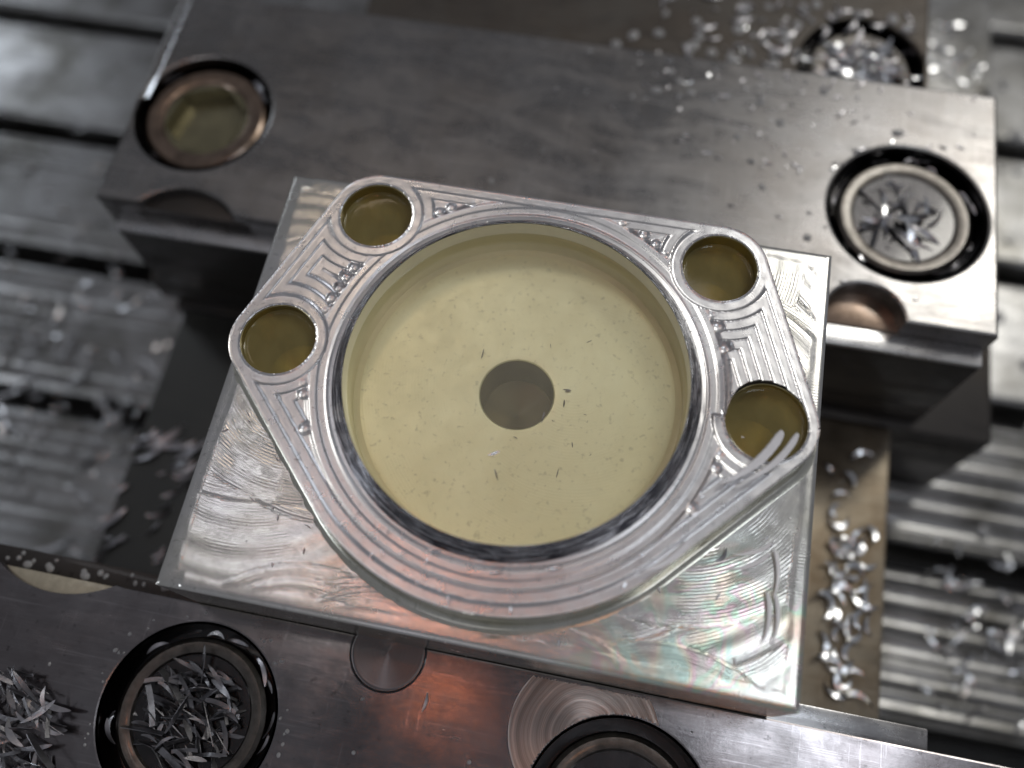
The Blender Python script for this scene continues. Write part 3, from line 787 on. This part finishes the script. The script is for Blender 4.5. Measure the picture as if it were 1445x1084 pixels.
# single chips that stand out
chipW = [chip_me('metal_chip', 8, 1.0, 0.35, 0.8, 0.2, ridges=1, seed=31), chip_me('metal_chip', 9, 0.75, 0.3, 0.75, 0.2, blunt=True, seed=32), chip_me('metal_chip', 4, 0.9, 0.12, 0.3, 0.2, seed=33),
         chip_me('metal_chip', 9, 0.95, 0.35, 0.7, 0.2, ridges=1, seed=34, blunt=True), chipB[4]]
for me in chipW[:4]: me.materials.append(M['white_chip'])
B = chipW
single = [
 (B[3], 38.4, -5.4, 9.5, 0.86, -0.06, 0.35, 1.45, 'ridged white chip curling over the near rim of the rightmost hole'),
 (B[1], 41.0, -5.0, 9.5, 0.86, -0.06, 0.35, 1.35, 'slimmer white chip beside the ridged one on the rightmost hole'),
 (B[3], 27.6, -22.2, 8.9, 0.75, 0, 0.25, 0.95, 'long white chip lying along the ring below the rightmost hole'),
 (B[1], 40.5, -19.0, 0.5, 0.5, 0, 0.25, 0.85, 'lower of two white sickle chips on the floor at lower right'),
 (B[1], 41.0, -16.8, 0.5, 0.45, 0, 0.25, 0.75, 'upper of two white sickle chips on the floor at lower right'),
 (B[1], 45.1, -19.5, 0.6, 1.62, 0, 0.25, 0.85, 'upright white chip near the right margin of the block'),
 (B[1], 44.3, -26.5, 0.6, 1.55, 0, 0.25, 0.9, 'left one of two parallel white chips at the right margin of the block'),
 (B[1], 45.6, -26.3, 0.6, 1.58, 0, 0.25, 0.85, 'right one of two parallel white chips at the right margin of the block'),
 (chipM[2], 36.6, -18.4, 0.5, 1.0, 0, 0.4, 0.6, 'small pale flake left of the white sickle chips'),
 (B[4], 3.2, -28.5, 8.5, 0.35, 0, 0.2, 0.55, 'tiny bright chip on the ring below the bore'),
 (B[4], -6.5, -27.2, 8.5, 0.0, 0, 0.2, 0.5, 'tiny bright flake on the groove of the ring, left of the bottom'),
 (B[4], 11.5, -26.3, 8.5, 0.4, 0, 0.2, 0.6, 'tiny bright flake on the ring, right of the bottom'),
 (B[4], -1.0, -10.4, 7.1, 0.55, 0, 0.2, 0.5, 'bright sliver floating on the pale coolant below the dark centre'),
 (chipM[1], -6.5, -47.5, -19.6, 1.5, 0, 0.3, 0.35, 'thin pale sliver lying alone in the middle of the near jaw'),
]
for me, x, y, z_, rzz, ti, ro, sc, L in single: put_chip(me, x, y, z_, rzz, ti, ro, sc, L, None)

STUFF = []
# dull slivers under and on the pale coolant
q = random.Random(8)
for i in range(18):
    a = q.gauss(-0.35, 0.9); r_ = q.uniform(7, 17)
    put_chip(chipD[q.choice([1, 4, 3])], CX + r_ * math.cos(a), CY + r_ * math.sin(a), 6.98 if i % 6 == 0 else 1.3, q.uniform(0, 3.1), 0, q.uniform(-.4, .4), q.uniform(.06, .2),
             'faint sliver sunk in the pale coolant beside the dark centre hole', 'slivers in the pale coolant')
stuff_end('chip_litter', 'faint slivers sunk in the pale coolant beside the dark centre hole', 'chips')
STUFF = []
# dark specks on the floor of the block
for i in range(26):
    while True:
        x, y = q.uniform(-47, 47), q.uniform(-36, -8)
        if edge_dist(np.array([[x, y]]))[0][0] < -1.5: break
    put_chip(chipM[4], x, y, 0.25, q.uniform(0, 3), 0, 0.1, q.uniform(.1, .3), 'dark speck-like sliver on the milled floor of the block', 'specks on the milled floor')
for i in range(26):
    a = q.uniform(-2.9, 0.1); r_ = q.uniform(29.9, 36.5)
    put_chip(chipB[4] if i % 2 else chipM[4], CX + r_ * math.cos(a), CY + r_ * math.sin(a), 8.6 if r_ < 35 else 8.0, q.uniform(0, 3), 0, 0.1, q.uniform(.1, .35), 'fine glitter of chip on the near side of the ring', 'fine chips on the ring')

stuff_end('chip_litter', 'fine glitter of chip scattered on the ring and floor of the aluminium block', 'chips')
# bright curls standing in for lamp glints on drops, brown bed at the right
q = random.Random(12)
curl = chip_me('glint_curl', 8, 1.25, 0.22, 3.8, 0.9, ridges=1, seed=9, blunt=True); curl.materials.append(M['chip'])
curl2 = chip_me('glint_curl', 8, 1.1, 0.22, 2.4, 1.4, ridges=1, seed=10, blunt=True); curl2.materials.append(M['chip'])
spots = [(72.5, 4.7), (71, 7), (74.5, 5.5), (76, 2), (73.5, 0.5), (69.8, -2.2), (71.5, -4), (74.5, -4), (76.8, -6), (75.7, -12), (72, -8), (70, -9), (77, -1), (71.5, -16), (73.5, -15), (75.5, -17), (70, -20), (71.0, -21.9), (73, -24), (74.3, -27.1), (77, -28), (70.2, -13), (78, -13), (72.5, 2.5), (74, 3), (75, -1), (71, -3), (73, -6), (76, -9), (72, -12.5), (74, -13), (74, -19), (72, -22), (75, -23.5), (72.5, -26), (71, -6), (77.5, -7), (70.5, 2), (71, 15), (73.5, 19), (75.4, 25.5), (69.5, 11), (68.5, 20), (79, 7), (72, -29)]
for i, (x, y) in enumerate(spots):
    put_chip(curl if i % 2 else curl2, x, y, -58.9, q.uniform(0, 6.28), q.uniform(-.25, .25), q.uniform(-.4, .4), q.uniform(.7, 1.25),
             'bright curl standing in for a lamp glint on the brown bed right of the aluminium block', 'glint curls on the brown bed', name='glint_curl')

# ================================================================== DROPS of coolant
def drop_me(name, r, h, seg=20, sx=1.0):
    V = [(0, 0, h)]; F = []
    for j in range(1, 7):
        a = j / 6 * math.pi / 2
        for i in range(seg):
            b = 2 * math.pi * i / seg
            V.append((r * math.sin(a) * math.cos(b) * sx, r * math.sin(a) * math.sin(b), h * math.cos(a)))
    for i in range(seg): F.append((0, 1 + i, 1 + (i + 1) % seg))
    for j in range(5):
        for i in range(seg):
            F.append((1 + j * seg + i, 1 + (j + 1) * seg + i, 1 + (j + 1) * seg + (i + 1) % seg, 1 + j * seg + (i + 1) % seg))
    F.append(tuple(1 + 5 * seg + i for i in range(seg))[::-1])
    me = mesh_np(name, V, F); me.materials.append(M['drop']); return me
dm = [drop_me('coolant_drop', 1.0, 0.5), drop_me('coolant_drop', 1.0, 0.6, sx=0.7), drop_me('coolant_drop', 1.0, 0.45, sx=1.3)]
def drop(x, y, z_, s_, label, group, q):
    o = bpy.data.objects.new('coolant_drop', q.choice(dm)); COL.objects.link(o)
    o.location = Vector((x, y, z_)) * S; o.scale = (s_, s_, s_); o.rotation_euler = (0, 0, q.uniform(0, 6.28))
    o['label'] = label; o['category'] = 'drop'; o['group'] = group
q = random.Random(77)
def free(x, y): return math.hypot(x - 69.8, y - 64.8) > 16.8 and math.hypot(x + 84, y - 64) > 16
k = 0
while k < 34:
    x = q.gauss(40, 22) if k % 3 else q.uniform(-70, 80); y = q.uniform(44, 96)
    if k % 2: y = q.uniform(74, 96)
    if x > 84 or x < -90 or not free(x, y): continue
    drop(x, y, ZJ, q.uniform(.3, 1.0) * (1.0 if x > 5 else 0.55), 'small clear drop on top of the rear jaw', 'drops on the rear jaw', q); k += 1
STUFF = []
k = 0
while k < 110:
    x = q.gauss(42, 24); y = q.uniform(44, 97)
    if k % 2: y = q.uniform(70, 97)
    if x > 86 or x < -70 or not free(x, y): continue
    put_chip(q.choice([chipM[4], chipM[0], chipM[4], chipB[4]]), x, y, ZJ + 0.25, q.gauss(0.4, 0.7), 0, q.uniform(-.3, .3), q.uniform(.15, .5), '', ''); k += 1
for i in range(120):
    x, y = q.gauss(45, 22), q.uniform(100, 128)
    if x < 76: put_chip(q.choice([chipM[4], chipM[0], chipM[4], chipB[4]]), x, y, -29.6, q.gauss(0.4, 0.8), 0, q.uniform(-.4, .4), q.uniform(.3, .9), '', '')
for i in range(70):
    put_chip(chipB[4], q.uniform(80, 104), q.uniform(100, 160), -59.3, q.gauss(0.4, 0.8), 0, q.uniform(-.6, .6), q.uniform(.5, 1.3), '', '')
stuff_end('chip_litter', 'fine bright flecks of chip scattered over the rear jaw and the block behind it', 'chips')
k = 0
while k < 60:
    x = q.gauss(45, 25); y = q.uniform(100, 130)
    if x > 75 or x < -55 or math.hypot(x - 61.5, y - 111) < 15.5: continue
    drop(x, y, -30, q.uniform(.6, 1.5), 'clear drop on the dark block behind the rear jaw', 'drops on the rear block', q); k += 1
for i in range(22):
    drop(q.uniform(-92, -55), q.uniform(-38, -36), -25, q.uniform(.3, .8), 'clear bead on the narrow step at the left of the near jaw', 'beads on the near step', q)
k = 0
while k < 40:
    x = q.uniform(-88, 70); y = q.uniform(-66, -40)
    dd = min(abs(math.hypot(x + 46, y + 57.3) - 16.4), 99)
    if math.hypot(x + 46, y + 57.3) < 15.8 or math.hypot(x - 27.8, y + 58.8) < 15.8 or math.hypot(x - 20.5, y + 47.5) < 13: continue
    if k % 4 and dd > 1.6: continue
    drop(x, y, ZJ, q.uniform(.15, .4), 'tiny bead on the near jaw', 'beads on the near jaw', q); k += 1
# larger drops and chips out of focus on the table
for i in range(90):
    if i % 3: x, y = q.uniform(-200, -100), q.uniform(-20, 110)
    else: x, y = q.uniform(108, 150), q.uniform(-20, 200)
    drop(x, y, ZT + 0.2, q.uniform(.8, 2.0), 'blurred drop on the machine table %s of the vise' % ('left' if x < 0 else 'right'), 'drops on the table %s' % ('left' if x < 0 else 'right'), q)
STUFF = []
for i in range(240):
    if i % 4: x, y = q.gauss(-145, 26), q.gauss(22, 26)
    else: x, y = q.uniform(106, 145), q.uniform(-25, 20)
    put_chip(q.choice(chipB), x, y, ZT + 1.2, q.uniform(0, 6), 0, q.uniform(-1, 1), q.uniform(.3, 1.2), 'blurred bright chip on the machine table %s of the vise' % ('left' if x < 0 else 'right'),
             'chips on the table %s' % ('left' if x < 0 else 'right'))
for i in range(40):
    x, y = q.gauss(-84, 8), q.uniform(-33, 0)
    put_chip(q.choice(chipM), max(-92, x), y, -59.3, q.uniform(0.3, 1.0), 0, q.uniform(-1, 1), q.uniform(.5, 1.2), 'grey chip on the dark bed left of the aluminium block', 'chips on the bed, left')

stuff_end('chip_litter', 'blurred chips scattered on the table and bed below the jaws', 'chips')
